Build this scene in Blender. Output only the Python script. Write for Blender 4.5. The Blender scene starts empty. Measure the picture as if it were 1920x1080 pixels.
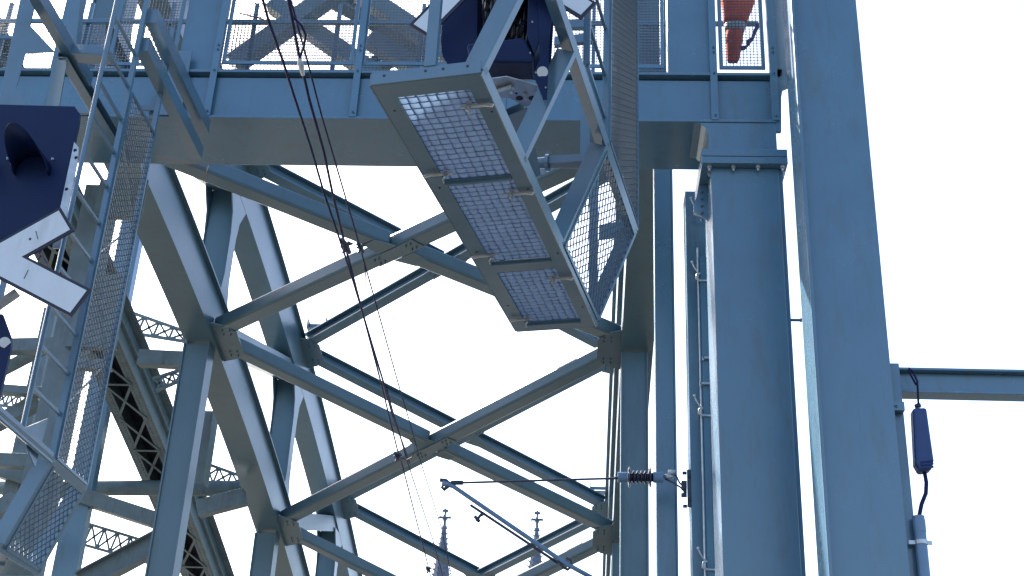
import bpy, math, random
from mathutils import Vector, Matrix
random.seed(7)
sc = bpy.context.scene
col = sc.collection
R = math.radians

# ------------------------------------------------------------------ camera
F = 2406.1                                     # focal length in photo pixels (1920 wide)
def _c(px, py): return Vector((px-960.0, 540.0-py, -F))
_Y = _c(1088, 1718).normalized()
_Z = _c(1190, -4400); _Z = (_Z - _Y*_Z.dot(_Y)).normalized()
_X = _Y.cross(_Z)
M = Matrix((_X, _Y, _Z))                       # camera space -> world
EYE = Vector((0, 0, 1.7))
cd = bpy.data.cameras.new('camera'); cam = bpy.data.objects.new('camera', cd); col.objects.link(cam)
cd.sensor_width = 36; cd.lens = 36*F/1920; cd.clip_end = 6000; cd.clip_start = 0.05
cam.matrix_world = Matrix.Translation(EYE) @ M.to_4x4()
sc.camera = cam

# ------------------------------------------------------------------ light
SUN_AZ, SUN_EL = R(-41), R(42)
w = bpy.data.worlds.new('World'); sc.world = w; w.use_nodes = True
nt = w.node_tree; bg = nt.nodes['Background']
sky = nt.nodes.new('ShaderNodeTexSky'); sky.sky_type = 'NISHITA'; sky.sun_disc = False
sky.sun_elevation = SUN_EL; sky.sun_rotation = SUN_AZ
sky.air_density = 1.0; sky.dust_density = 3.0; sky.ozone_density = 1.6; sky.altitude = 50
nt.links.new(sky.outputs[0], bg.inputs[0]); bg.inputs[1].default_value = 0.15
sd = bpy.data.lights.new('sun', 'SUN'); sd.energy = 5.0; sd.angle = R(0.5); sd.color = (1, .95, .86)
so = bpy.data.objects.new('sun', sd); col.objects.link(so); so.location = (-40, 20, 60)
sdir = Vector((math.sin(SUN_AZ)*math.cos(SUN_EL), math.cos(SUN_AZ)*math.cos(SUN_EL), math.sin(SUN_EL)))
so.rotation_euler = sdir.to_track_quat('Z', 'Y').to_euler()
sc.view_settings.view_transform = 'Standard'; sc.view_settings.look = 'None'
sc.view_settings.exposure = 1.62; sc.view_settings.gamma = 1
sc.cycles.caustics_reflective = False; sc.cycles.caustics_refractive = False; sc.cycles.max_bounces = 6; sc.cycles.diffuse_bounces = 4

# ------------------------------------------------------------------ pixel -> place helpers (survey of the site)
def D(px, py): return M @ _c(px, py)
def aY(px, py, Y): d = D(px, py); return EYE + d*(Y/d.y)
def aX(px, py, X): d = D(px, py); return EYE + d*(X/d.x)
def aZ(px, py, Z): d = D(px, py); return EYE + d*((Z-EYE.z)/d.z)
def aP(px, py, p0, n): d = D(px, py); return EYE + d*((p0-EYE).dot(n)/d.dot(n))
V = Vector
UP = V((0, 0, 1)); XX = V((1, 0, 0)); YY = V((0, 1, 0))

# ------------------------------------------------------------------ materials
def mat(name, c, rough=.5, metal=0, var=.12, scale=3.0, bump=.0, spec=.5, streak=0, dirt=None, trans=0, rvar=.1):
    m = bpy.data.materials.new(name); m.use_nodes = True
    n = m.node_tree; b = n.nodes['Principled BSDF']
    tc = n.nodes.new('ShaderNodeTexCoord')
    mp = n.nodes.new('ShaderNodeMapping'); n.links.new(tc.outputs['Object'], mp.inputs[0])
    ns = n.nodes.new('ShaderNodeTexNoise'); ns.inputs['Scale'].default_value = scale
    ns.inputs['Detail'].default_value = 6; ns.inputs['Roughness'].default_value = .6
    n.links.new(mp.outputs[0], ns.inputs['Vector'])
    cr = n.nodes.new('ShaderNodeValToRGB')
    lo = [x*(1-var) for x in c]; hi = [min(1, x*(1+var)) for x in c]
    cr.color_ramp.elements[0].position = .3; cr.color_ramp.elements[1].position = .7
    cr.color_ramp.elements[0].color = (*lo, 1); cr.color_ramp.elements[1].color = (*hi, 1)
    n.links.new(ns.outputs[0], cr.inputs[0])
    out = cr.outputs[0]
    if dirt:
        n2 = n.nodes.new('ShaderNodeTexNoise'); n2.inputs['Scale'].default_value = 1.7; n2.inputs['Detail'].default_value = 9
        n2.inputs['Roughness'].default_value = .7
        m2 = n.nodes.new('ShaderNodeMapping'); m2.inputs['Scale'].default_value = (2.5, 2.5, .5)
        n.links.new(tc.outputs['Object'], m2.inputs[0]); n.links.new(m2.outputs[0], n2.inputs['Vector'])
        r2 = n.nodes.new('ShaderNodeValToRGB'); r2.color_ramp.elements[0].position = .52; r2.color_ramp.elements[1].position = .75
        mx = n.nodes.new('ShaderNodeMix'); mx.data_type = 'RGBA'
        n.links.new(n2.outputs[0], r2.inputs[0])
        ml = n.nodes.new('ShaderNodeMath'); ml.operation = 'MULTIPLY'; ml.inputs[1].default_value = streak
        n.links.new(r2.outputs[0], ml.inputs[0]); n.links.new(ml.outputs[0], mx.inputs[0])
        n.links.new(out, mx.inputs[6]); mx.inputs[7].default_value = (*dirt, 1); out = mx.outputs[2]
    n.links.new(out, b.inputs['Base Color'])
    b.inputs['Metallic'].default_value = metal
    b.inputs['Specular IOR Level'].default_value = spec
    mr = n.nodes.new('ShaderNodeMapRange'); mr.inputs[3].default_value = max(.05, rough-rvar); mr.inputs[4].default_value = min(1, rough+rvar)
    n.links.new(ns.outputs[0], mr.inputs[0]); n.links.new(mr.outputs[0], b.inputs['Roughness'])
    if trans: b.inputs['Transmission Weight'].default_value = trans
    if bump:
        bp = n.nodes.new('ShaderNodeBump'); bp.inputs['Strength'].default_value = bump; bp.inputs['Distance'].default_value = .01
        n.links.new(ns.outputs[0], bp.inputs['Height']); n.links.new(bp.outputs[0], b.inputs['Normal'])
    return m
PAINT = (.078, .168, .252)
DIRT = (.07, .075, .075)
m_paint = mat('steel_paint', PAINT, .26, spec=.7, rvar=.07, var=.07, scale=1.4, bump=.04, dirt=(.085, .085, .075), streak=.5)
m_paint2 = mat('arch_paint', (.084, .148, .192), .33, spec=.55, rvar=.08, var=.10, scale=.9, bump=.04, dirt=(.08, .085, .075), streak=.45)
m_cage = mat('cage_paint', (.080, .154, .220), .22, spec=.9, rvar=.06, var=.06, scale=2.5, bump=.03, dirt=DIRT, streak=.25)
m_rivet = mat('old_paint_and_shade', (.12, .16, .18), .55, var=.2, scale=3, bump=.15, dirt=(.06, .06, .055), streak=.7)  # old riveted paint; also paints shade on post and ties behind left cage
m_navy = mat('navy_enamel', (.0040, .014, .060), .45, var=.12, scale=4, bump=.03, spec=.2)
m_black = mat('black_edging_and_shade', (.008, .010, .030), .55, var=.2, scale=5)
m_foil = mat('black_foil', (.012, .013, .02), .22, var=.2, scale=8, bump=.1)
m_galv = mat('galvanised_steel', (.42, .45, .48), .4, metal=.6, var=.2, scale=9, bump=.05)
m_wire = mat('mesh_wire', (.06, .10, .15), .45, metal=.2, var=.15, scale=12)
m_white = mat('white_enamel', (.56, .60, .65), .4, var=.05, scale=2, dirt=(.36, .37, .37), streak=.5)
m_cable = mat('cable_rubber', (.010, .013, .055), .6, var=.2, scale=6, spec=.15)
m_copper = mat('weathered_copper', (.035, .045, .075), .5, metal=.3, var=.2, scale=6)
m_orange = mat('orange_cloth', (.62, .095, .05), .85, var=.2, scale=6, bump=.2)
m_band = mat('grey_band', (.35, .36, .37), .5, var=.1, scale=6)
m_cord = mat('orange_cord', (.75, .16, .05), .7, var=.1, scale=6)
m_strap = mat('purple_strap', (.05, .03, .14), .6, var=.2, scale=6)
m_plast = mat('dark_sleeve', (.010, .035, .14), .45, var=.15, scale=6, bump=.05)
m_pipe = mat('grey_pipe', (.12, .21, .34), .4, var=.08, scale=5)
m_insul = mat('dark_porcelain', (.015, .018, .045), .22, var=.1, scale=5)
m_stone = mat('cathedral_stone', (.12, .145, .20), .9, var=.35, scale=.5, bump=.3)  # dark stone; its blue tint is flare put into the colour
m_twig = mat('twig', (.10, .07, .05), .9, var=.2)
m_ballast = mat('ballast', (.115, .108, .095), .95, var=.3, scale=.4, bump=.3)
m_conc = mat('deck_concrete', (.16, .15, .135), .9, var=.15, scale=.6, bump=.1)
m_water = mat('river_water', (.05, .06, .05), .45, var=.2, scale=.05)
m_rib = mat('flooring_ribs', (.13, .21, .36), .5, var=.3, scale=6)
# translucent moulded flooring
m_grate = bpy.data.materials.new('moulded_flooring'); m_grate.use_nodes = True
_n = m_grate.node_tree; _b = _n.nodes['Principled BSDF']
_b.inputs['Roughness'].default_value = .5
_tc = _n.nodes.new('ShaderNodeTexCoord'); _ns = _n.nodes.new('ShaderNodeTexNoise'); _ns.inputs['Scale'].default_value = 2.4
_ns.inputs['Detail'].default_value = 8; _ns.inputs['Roughness'].default_value = .7
_n.links.new(_tc.outputs['Object'], _ns.inputs['Vector'])
_cr = _n.nodes.new('ShaderNodeValToRGB'); _cr.color_ramp.elements[0].position = .25; _cr.color_ramp.elements[1].position = .75
_cr.color_ramp.elements[0].color = (.18, .28, .44, 1); _cr.color_ramp.elements[1].color = (.25, .37, .56, 1)
_n.links.new(_ns.outputs[0], _cr.inputs[0]); _n.links.new(_cr.outputs[0], _b.inputs['Base Color'])
_tr = _n.nodes.new('ShaderNodeBsdfTranslucent'); _n.links.new(_cr.outputs[0], _tr.inputs[0])
_mx = _n.nodes.new('ShaderNodeMixShader'); _mx.inputs[0].default_value = .22
_n.links.new(_b.outputs[0], _mx.inputs[1]); _n.links.new(_tr.outputs[0], _mx.inputs[2])
_n.links.new(_mx.outputs[0], _n.nodes['Material Output'].inputs[0])

# ------------------------------------------------------------------ mesh building
def frame(d, up):
    d = d.normalized()
    s = d.cross(up)
    if s.length < 1e-5: s = d.cross(XX)
    s.normalize(); u = s.cross(d).normalized()
    return d, s, u
class MB:
    def __init__(self): self.v = []; self.f = []
    def prism(self, poly, off):
        n = len(poly); k = len(self.v)
        poly = [V(p) for p in poly]
        nrm = V((0, 0, 0))
        for i in range(n): nrm += (poly[i]-poly[0]).cross(poly[(i+1) % n]-poly[0])
        if nrm.dot(off) > 0: poly = poly[::-1]
        self.v += poly + [p+off for p in poly]
        self.f.append(tuple(range(k, k+n)))
        self.f.append(tuple(range(k+2*n-1, k+n-1, -1)))
        for i in range(n):
            j = (i+1) % n
            self.f.append((k+i, k+n+i, k+n+j, k+j))
        return self
    def bar(self, p, q, w, h, up=UP, ou=0, os=0):
        d, s, u = frame(q-p, up)
        p = p+u*ou+s*os; L = q-p+u*ou+s*os
        return self.prism([p-s*w/2-u*h/2, p+s*w/2-u*h/2, p+s*w/2+u*h/2, p-s*w/2+u*h/2], L)
    def box(self, a, b):
        x0, x1 = sorted((a[0], b[0])); y0, y1 = sorted((a[1], b[1])); z0, z1 = sorted((a[2], b[2]))
        return self.prism([V((x0, y0, z0)), V((x1, y0, z0)), V((x1, y0, z1)), V((x0, y0, z1))], V((0, y1-y0, 0)))
    def hbeam(self, p, q, w, h, t=.03, up=UP):
        self.bar(p, q, w, t, up, ou=h/2-t/2); self.bar(p, q, w, t, up, ou=-h/2+t/2)
        return self.bar(p, q, t, h-2*t-.002, up)
    def angle(self, p, q, w, h, t=.012, up=UP):
        self.bar(p, q, w, t, up); return self.bar(p, q, t, h, up, ou=h/2+t/2+.0005, os=-w/2+t/2)
    def channel(self, p, q, w, h, t=.015, up=UP, side=1):
        self.bar(p, q, t, h, up, os=-side*(w/2-t/2))
        self.bar(p, q, w-t-.001, t, up, ou=h/2-t/2, os=side*t/2); return self.bar(p, q, w-t-.001, t, up, ou=-h/2+t/2, os=side*t/2)
    def tube(self, pts, r, n=8, cap=True):
        pts = [V(p) for p in pts]; k = len(self.v); m = len(pts)
        rr = r if isinstance(r, (list, tuple)) else [r]*m
        pu = None
        for i, p in enumerate(pts):
            d = (pts[min(i+1, m-1)]-pts[max(i-1, 0)]).normalized()
            if pu is None:
                a = UP if abs(d.z) < .9 else XX
                s = d.cross(a).normalized()
            else:
                s = (pu - d*pu.dot(d)).normalized()
            pu = s; u = d.cross(s)
            for j in range(n):
                t = 2*math.pi*j/n
                self.v.append(p + s*math.cos(t)*rr[i] + u*math.sin(t)*rr[i])
        for i in range(m-1):
            for j in range(n):
                a = k+i*n+j; b = k+i*n+(j+1) % n
                self.f.append((a, b, b+n, a+n))
        if cap:
            self.f.append(tuple(range(k+n-1, k-1, -1))); self.f.append(tuple(range(k+(m-1)*n, k+m*n)))
        return self
    def cyl(self, p, q, r, n=12): return self.tube([p, q], r, n)
    def bolt(self, p, nrm, r=.022, h=.02):
        nrm = nrm.normalized()
        self.tube([p, p+nrm*h], r, 6); return self.tube([p+nrm*h, p+nrm*h*2.2], r*.5, 6)
    def strip(self, pts, wv, hv):
        """swept rectangular section along pts; wv(i), hv(i) give side and height vectors, section runs 0..w, 0..h"""
        k = len(self.v); m = len(pts)
        for i, p in enumerate(pts):
            a, b = wv(i), hv(i)
            self.v += [p, p+a, p+a+b, p+b]
        for i in range(m-1):
            for j in range(4):
                a = k+i*4+j; b = k+i*4+(j+1) % 4
                self.f.append((a, b, b+4, a+4))
        self.f.append((k+3, k+2, k+1, k)); e = k+(m-1)*4; self.f.append((e, e+1, e+2, e+3))
        return self
    def build(self, name, m, parent=None, bevel=0, smooth=False, loc=None):
        base = V(parent['_o']) if parent else None
        if base is None:
            if loc is None:
                loc = V([sum(c)/len(self.v) for c in zip(*self.v)]); loc.z = min(p.z for p in self.v)
            base = V(loc)
        me = bpy.data.meshes.new(name)
        me.from_pydata([tuple(p-base) for p in self.v], [], self.f)
        me.materials.append(m)
        import bmesh
        b = bmesh.new(); b.from_mesh(me); bmesh.ops.recalc_face_normals(b, faces=b.faces); b.to_mesh(me); b.free()
        if smooth:
            for p in me.polygons: p.use_smooth = True
        o = bpy.data.objects.new(name, me); col.objects.link(o)
        if parent: o.parent = parent
        else: o.location = base
        o['_o'] = tuple(base)
        if bevel:
            bm_ = o.modifiers.new('bevel', 'BEVEL'); bm_.width = bevel; bm_.segments = 2; bm_.limit_method = 'ANGLE'; bm_.angle_limit = R(40)
        return o
def thing(name, loc, label, cat, group=None):
    o = bpy.data.objects.new(name, None); col.objects.link(o); o.location = loc; o.empty_display_size = .2
    o['_o'] = tuple(loc); tag(o, label, cat, group); return o
def tag(o, label, cat, group=None):
    o['label'] = label; o['category'] = cat
    if group: o['group'] = group
    return o
def lerp(a, b, t): return a+(b-a)*t
def inset_quad(q, d):
    """shrink a quad (4 points) by distance d towards its inside"""
    out = []
    for i in range(4):
        p = q[i]; a = (q[i-1]-p).normalized(); b = (q[(i+1) % 4]-p).normalized()
        s = a.cross(b).length
        out.append(p + (a+b)*(d/max(s, .2)))
    return out
def wire_grid(mb, q, cell, r, nrm, weave=.0, cell2=None):
    """woven square wire mesh over quad q (bl, br, tr, tl)"""
    bl, br, tr, tl = q
    nu = max(2, round((br-bl).length/cell)); nv = max(2, round((tl-bl).length/(cell2 or cell)))
    for i in range(1, nu):
        a = lerp(bl, br, i/nu); b = lerp(tl, tr, i/nu)
        mb.tube([a+nrm*weave, b+nrm*weave], r, 4, False)
    for j in range(1, nv):
        a = lerp(bl, tl, j/nv); b = lerp(br, tr, j/nv)
        mb.tube([a-nrm*weave, b-nrm*weave], r, 4, False)
def diamond_grid(mb, q, cell, wd, nrm, asp=1.8):
    """expanded metal over quad q (bl, br, tr, tl): diagonal strands clipped to the quad"""
    bl, br, tr, tl = q
    W = (br-bl).length; H = (tl-bl).length
    cw, ch = cell, cell*asp
    def pt(u, v): return lerp(lerp(bl, br, u/W), lerp(tl, tr, u/W), v/H)
    k = ch/cw
    for sgn in (1, -1):
        n = int((W + H/k)/cw)+2
        for i in range(-1, n+1):
            c = i*cw
            pts = []
            # u = c - v/k (sgn 1) or u = W - c + v/k
            v0, v1 = 0.0, H
            if sgn == 1:
                lo = (c-W)*k; hi = c*k
            else:
                lo = (c-W)*k; hi = c*k
            v0 = max(v0, lo); v1 = min(v1, hi)
            if v1-v0 < .01: continue
            for vv in (v0, v1):
                u = c - vv/k
                if sgn == -1: u = W-u
                pts.append(pt(u, vv))
            mb.tube([pts[0]+nrm*sgn*.001, pts[1]+nrm*sgn*.001], wd, 4, False)

# ================================================================== SETTING
def struct(mb, name, m):
    o = mb.build(name, m); o['kind'] = 'structure'; return o
g = MB().box((-900, -400, -14.3), (900, 1500, -14)); struct(g, 'river', m_water)
g = MB().box((-26, -60, -1.6), (9, 300, -.05)); struct(g, 'bridge_deck', m_ballast)
g = MB().box((-900, 300, -13.9), (900, 1400, -2)); struct(g, 'river_bank', m_conc)
g = MB().box((-1.5, -40, -.046), (4.2, 14, 0)); struct(g, 'platform_paving', m_conc)

# ================================================================== PORTAL FRAME (front face at Y = 15)
PY = 15.0
pz = lambda y, x=700: aY(x, y, PY).z
portal = thing('portal_frame', (2.05, PY+.4, 0), 'blue-grey steel portal frame with box girder and mesh-railed walkway on top', 'portal')
zb = pz(222, 600); zt = pz(131, 600); zw0 = pz(213, 600); zw1 = pz(139, 600)
XLft = -10.5; XRt = aY(1457, 200, PY).x
xleg = aY(1328, 240, PY).x
yb = aZ(600, 311, zb).y
b = MB()
b.box((XLft, PY+.14, zb+.046), (XRt-.03, yb-.05, zt-.046)); b.box((XLft, PY+.07, zb+.085), (XRt-.03, PY+.139, zt-.10))
b.build('box_girder', m_paint, portal)
b = MB(); b.box((XLft, PY, zt-.045), (XRt, yb, zt)); b.build('top_flange', m_paint, portal, .006)
b = MB(); b.box((XLft, PY, zb), (XRt-.02, yb, zb+.045)); b.build('bottom_flange', m_paint, portal, .008)
b = MB(); b.box((XLft, PY+.035, zt+.002), (XRt, PY+.05, zt+.022)); b.build('toe_plate', m_paint, portal)
# web stiffeners that run up as railing posts
post_x = [aY(px, 170, PY).x for px in (396, 667, 1340, 1453)]
for i, x in enumerate(post_x):
    b = MB(); ztop = zt+1.75
    b.box((x-.055, PY-.012, zb+.03), (x+.045, PY+.0, ztop)); b.box((x-.055, PY+.002, zt+.003), (x-.043, PY+.09, ztop))
    b.box((x-.055, PY+.002, zb+.05), (x-.043, PY+.068, zt-.05))
    b.bolt(V((x, PY-.012, zb+.1)), -YY, .018); b.bolt(V((x, PY-.012, zt-.02)), -YY, .018); b.bolt(V((x, PY-.012, zt+.34)), -YY, .018); b.bolt(V((x, PY-.012, zt+.42)), -YY, .018)
    b.build('railing_post', m_paint, portal, .003)
# leg head, cap plate, leg
lx0 = aY(1333, 330, PY).x; lx1 = aY(1461, 330, PY).x; dpt = .92
zc1 = aY(1395, 288, PY).z; zc0 = aY(1395, 306, PY-.12).z
b = MB(); hx0, hx1 = xleg, aY(1456, 250, PY).x
b.prism([V((hx0, PY+.012, zc1)), V((hx1, PY+.012, zc1)), V((hx1, PY+.012, zb-.002)), V((hx0-.19, PY+.012, zb-.002)), V((hx0-.09, PY+.012, zb-.03)), V((hx0-.03, PY+.012, zb-.09)), V((hx0, PY+.012, zb-.19))], V((0, dpt, 0)))
b.build('leg_head', m_paint, portal, .01)
b = MB(); cx0 = aY(1316, 296, PY-.12).x; cx1 = aY(1477, 296, PY-.12).x
b.box((cx0, PY-.12, zc0), (cx1, PY+dpt+.1, zc0+(zc1-zc0)*.46)); b.box((cx0, PY-.12, zc0+(zc1-zc0)*.5), (cx1, PY+dpt+.1, zc1))
b.build('cap_plate', m_paint, portal, .006)
b = MB()
for px in (1330, 1375, 1421, 1467): b.bolt(aZ(px, 311, zc0), -UP, .032, .035)
for px in (1330, 1467): b.bolt(aZ(px, 322, zc0), -UP, .032, .035)
b.build('flange_bolts', m_galv, portal)
b = MB(); b.box((lx0, PY, -.04), (lx1, PY+dpt, zc0-.002)); b.build('leg', m_paint, portal, .012)
b = MB(); b.box((lx1+.003, PY+.03, -.04), (lx1+.05, PY+.5, zc0-.002)); b.build('edge_flange', m_paint, portal)
gz = aY(1304, 400, PY+.5).z
b = MB(); b.prism([V((lx0-.003, PY+.45, zc0-.003)), V((cx0+.02, PY+.45, zc0-.003)), V((lx0-.2, PY+.45, gz+.1)), V((lx0-.2, PY+.45, gz)), V((lx0-.003, PY+.45, gz-.14))], V((0, .03, 0)))
for k in range(5): b.bolt(V((lx0-.09, PY+.45, zc0-.12-.11*k)), -YY, .026)
b.build('gusset_plate', m_paint, portal)
b = MB(); b.prism([V((lx1+.003, PY+.16, zc0-.003)), V((cx1-.02, PY+.16, zc0-.003)), V((lx1+.003, PY+.16, zc0-.42))], V((0, .025, 0))); b.build('gusset_plate', m_paint, portal)
b = MB(); q = [aY(*p, PY+.1) for p in ((1457, 130), (1474, 130), (1480, 160), (1468, 165), (1457, 230))]
b.prism(q, V((0, .08, 0))); q = [aY(*p, PY+.02) for p in ((1455, 170), (1465, 170), (1465, 246), (1455, 246))]; b.prism(q, V((0, .06, 0)))
b.build('end_bracket', m_paint, portal)
# uprights above the girder
def upright(px0, px1, name='upright', Y=PY+.1, dep=.35, py=100, h=3.2):
    x0, x1 = aY(px0, py, Y).x, aY(px1, py, Y).x
    b = MB(); b.box((x0, Y, zt+.003), (x1, Y+.03, zt+h)); b.box((x0, Y+.031, zt+.003), (x0+.03, Y+dep, zt+h)); b.box((x1-.03, Y+.031, zt+.003), (x1, Y+dep, zt+h))
    return b.build(name, m_paint, portal, .004)
upright(1252, 1338); upright(337, 402); upright(100, 128, dep=.2)
b = MB(); x0 = aY(1462, 80, PY+.1).x; b.box((x0-.06, PY+.1, zt+.003), (x0+.12, PY+.2, zt+3.2)); b.build('upright', m_paint, portal)
# mesh panels on the walkway front
def mesh_panel(px0, px1, py0, Y=PY+.06, cell=.05, h=1.5, dn=0.0, fr=.055, r=.0055, py=100):
    x0, x1 = aY(px0, py, Y).x, aY(px1, py, Y).x; z0 = aY((px0+px1)/2, py0, Y).z; z1 = z0+h
    b = MB()
    b.box((x0, Y, z0), (x1, Y+.03, z0+fr)); b.box((x0, Y, z1-fr), (x1, Y+.03, z1))
    b.box((x0, Y, z0+fr+.001), (x0+fr, Y+.03, z1-fr-.001)); b.box((x1-fr, Y, z0+fr+.001), (x1, Y+.03, z1-fr-.001))
    fo = b.build('mesh_panel', m_paint, portal, .003)
    b = MB(); q = [V((x0+fr, Y+.015, z0+fr)), V((x1-fr, Y+.015, z0+fr)), V((x1-fr, Y+.015, z1-fr)), V((x0+fr, Y+.015, z1-fr))]
    wire_grid(b, q, cell, r, YY, .004)
    b.build('wire_mesh', m_wire, fo)
mesh_panel(418, 664, 120); mesh_panel(678, 950, 122); mesh_panel(1348, 1434, 129); mesh_panel(960, 1245, 126)
mesh_panel(-60, 40, 72); mesh_panel(205, 330, 122)
# rear railing of the walkway: handrail, posts and mesh
ry = yb-.05
b = MB(); hz = aY(600, 40, ry).z
b.box((XLft, ry, hz-.04), (XRt, ry+.05, hz+.04)); b.build('handrail', m_paint, portal, .01)
for x in [XLft+1+1.35*k for k in range(9)]:
    b = MB(); b.box((x, ry+.052, zt+.003), (x+.06, ry+.1, hz+.4)); b.build('rear_post', m_paint, portal)
b = MB()
for x0, x1 in ((aY(410, 80, ry).x, aY(960, 80, ry).x), (aY(1200, 80, ry).x, aY(1258, 80, ry).x), (aY(-30, 80, ry).x, aY(330, 80, ry).x)):
    wire_grid(b, [V((x0, ry+.02, zt+.02)), V((x1, ry+.02, zt+.02)), V((x1, ry+.02, hz-.05)), V((x0, ry+.02, hz-.05))], .055, .0055, YY, .005)
b.build('rear_wire_mesh', m_wire, portal)
# walkway floor grating bars
b = MB()
for k in range(9): b.box((XLft, PY+.16+k*.125, zt+.002), (XRt-.05, PY+.175+k*.125, zt+.04))
b.build('walkway_grating', m_wire, portal)

# ================================================================== BIG RIGHT COLUMN
CY = 13.2
def cx(px, py, Y=CY): return aY(px, py, Y).x
c0, c1 = cx(1526, 540), cx(1596, 540)
c1e = cx(1664, 540)
rcol = thing('steel_column', ((c0+c1e)/2, CY+.4, 0), 'broad blue steel column at the right with dappled sunlight down its left edge', 'column')
b = MB(); b.box((c0, CY+.12, -.04), (c1e-.02, CY+.16, 17)); b.build('web', m_paint, rcol)
b = MB(); b.box((c0-.045, CY+.0, -.04), (c0-.002, CY+.62, 17)); b.build('side_flange', m_paint, rcol, .012)
# rounded outer edge
b = MB(); pr = []
for k in range(9):
    t = k/8; a = t*R(80)
    pr.append(V((c1+.0+(c1e-c1)*math.sin(a)/math.sin(R(80)), CY+.119+.42*(1-math.cos(a)), -.04)))
pr2 = [V((p.x-.01, p.y+.45*0+.05, p.z)) for p in pr[::-1]]
b.prism(pr+pr2, V((0, 0, 17.04))); b.build('rolled_edge', m_paint, rcol, smooth=False)
b = MB(); fx0, fx1 = cx(1676, 800), cx(1712, 800)
ztf = aY(1690, 681, CY+.25).z
b.box((fx0-.03, CY+.25, -.04), (fx1-.02, CY+.29, ztf)); b.build('stub_flange', m_paint, rcol, .006)
zbm = aY(1740, 715, CY+.35).z
b = MB(); p = V((fx1-.01, CY+.42, zbm)); q = V((fx1+9, CY+.42, zbm))
b.hbeam(p, q, .22, .30, .03); b.build('crossbeam', m_paint, rcol, .006)
b = MB(); p = aY(1682, 764, CY+.18); b.box((p.x-.05, CY+.13, p.z-.05), (p.x+.07, CY+.24, p.z+.05)); b.bolt(V((p.x-.02, CY+.13, p.z)), -YY, .02, .02); b.build('cable_clip', m_paint, rcol)
# cable sleeve and conduit on the column
YB = CY+.1
def tubepx(pts, Y, r, name, m, parent=None, n=8):
    b = MB(); b.tube([aY(px, py, Y) for px, py in pts], r, n); return b.build(name, m, parent, smooth=True)
sl = thing('cable_sleeve', aY(1738, 880, YB), 'dark blue plastic cable joint sleeve hanging beside the right column', 'cable sleeve')
q = [aY(*p, YB) for p in ((1712, 764), (1738, 763), (1752, 862), (1748, 880), (1726, 884), (1717, 868))]
b = MB(); b.prism(q, V((0, .16, 0))); b.build('sleeve_body', m_plast, sl, .03)
tubepx([(1720, 758), (1722, 764)], YB+.08, .035, 'sleeve_neck', m_plast, sl, 10)
b = MB()
for k in range(3): b.tube([aY(1727, 866+6*k, YB-.004), aY(1750, 863+6*k, YB-.004)], .014, 6)
b.build('sleeve_ribs', m_plast, sl)
tubepx([(1733, 882), (1737, 905), (1736, 925), (1728, 945), (1723, 970), (1722, 975)], YB+.06, .022, 'lower_cable', m_cable, sl)
tubepx([(1722, 758), (1721, 735), (1720, 715), (1712, 697), (1704, 690), (1706, 700), (1718, 722)], YB+.02, .012, 'upper_cable', m_cable, sl)
cp = thing('conduit_pipe', V((aY(1730, 1080, YB).x, YB+.07, 0)), 'pale grey conduit pipe clamped to the right column below the sleeve', 'pipe')
p = aY(1722, 968, YB+.07)
b = MB(); b.cyl(V((p.x, p.y, -.04)), p, .062, 14); b.build('pipe', m_pipe, cp, smooth=False)
pz_ = aY(1724, 1017, YB+.07).z
b = MB(); b.cyl(V((p.x, p.y, pz_-.025)), V((p.x, p.y, pz_+.02)), .07, 14); b.box((p.x-.13, p.y-.02, pz_-.025), (p.x+.11, p.y+.0, pz_+.015)); b.build('pipe_clamp', m_galv, cp)
b = MB(); zz = aY(1722, 998, YB+.07).z; b.cyl(V((p.x, p.y, zz)), V((p.x, p.y, zz+.13)), .066, 14); b.build('pipe_socket', m_pipe, cp)

# ================================================================== REAR COLUMN with conduits and hooks
RY = 17.4
rx0, rx1 = aY(1284, 340, RY).x, aY(1352, 700, RY).x
rc = thing('steel_post', (rx0+.3, RY+.3, 0), 'blue post close behind the portal leg carrying the overhead wire arm', 'post')
b = MB(); b.box((rx0, RY, -.04), (rx1+.2, RY+.03, zb+.3)); b.box((rx0, RY+.031, -.04), (rx0+.03, RY+.4, zb+.3)); b.build('shaft', m_paint, rc, .006)
b = MB(); xk = aY(1316, 700, RY).x; b.box((xk, RY-.12, -.04), (xk+.09, RY-.003, zb-.9)); b.build('cable_duct', m_paint, rc)
for dx in (-.03, .105):
    b = MB(); b.cyl(V((xk+dx, RY-.09, -.04)), V((xk+dx, RY-.09, zb-.75)), .014, 8)
    o = b.build('conduit', m_galv)
    tag(o, 'thin bright conduit running up beside the portal leg, %s of the pair' % ('left' if dx < 0 else 'right'), 'conduit', 'conduits on the rear post')
hook0 = None
for k, (px, py) in enumerate(((1310, 405), (1313, 526), (1318, 779), (1326, 1068))):
    p = aY(px, py, RY-.14)
    if hook0 is None:
        hook0 = thing('cable_hook', p, '', 'hook', 'cable hooks on the rear post')
        b = MB(); b.tube([p+V((.12, 0, 0)), p+V((0, 0, 0)), p+V((-.06, 0, .03)), p+V((-.05, -.02, .09)), p+V((0, -.02, .11))], .016, 8); b.build('hook', m_galv, hook0, smooth=True)
        b = MB(); b.tube([p+V((-.02, -.02, .1)), p+V((-.09, -.05, .2)), p+V((-.12, -.07, .26))], .01, 6); b.tube([p+V((-.12, -.07, .26)), p+V((-.125, -.072, .285))], .018, 6); b.build('pin', m_galv, hook0)
        h = hook0
    else:
        h = hook0.copy(); col.objects.link(h); h.location = p
        for ch in [c for c in hook0.children]:
            c = ch.copy(); col.objects.link(c); c.parent = h
    h['label'] = ['topmost curled cable hook beside the leg gusset', 'second curled cable hook down on the rear post', 'third cable hook down, above the wire arm insulator', 'lowest cable hook down on the rear post, near the bottom edge'][k]
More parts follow.
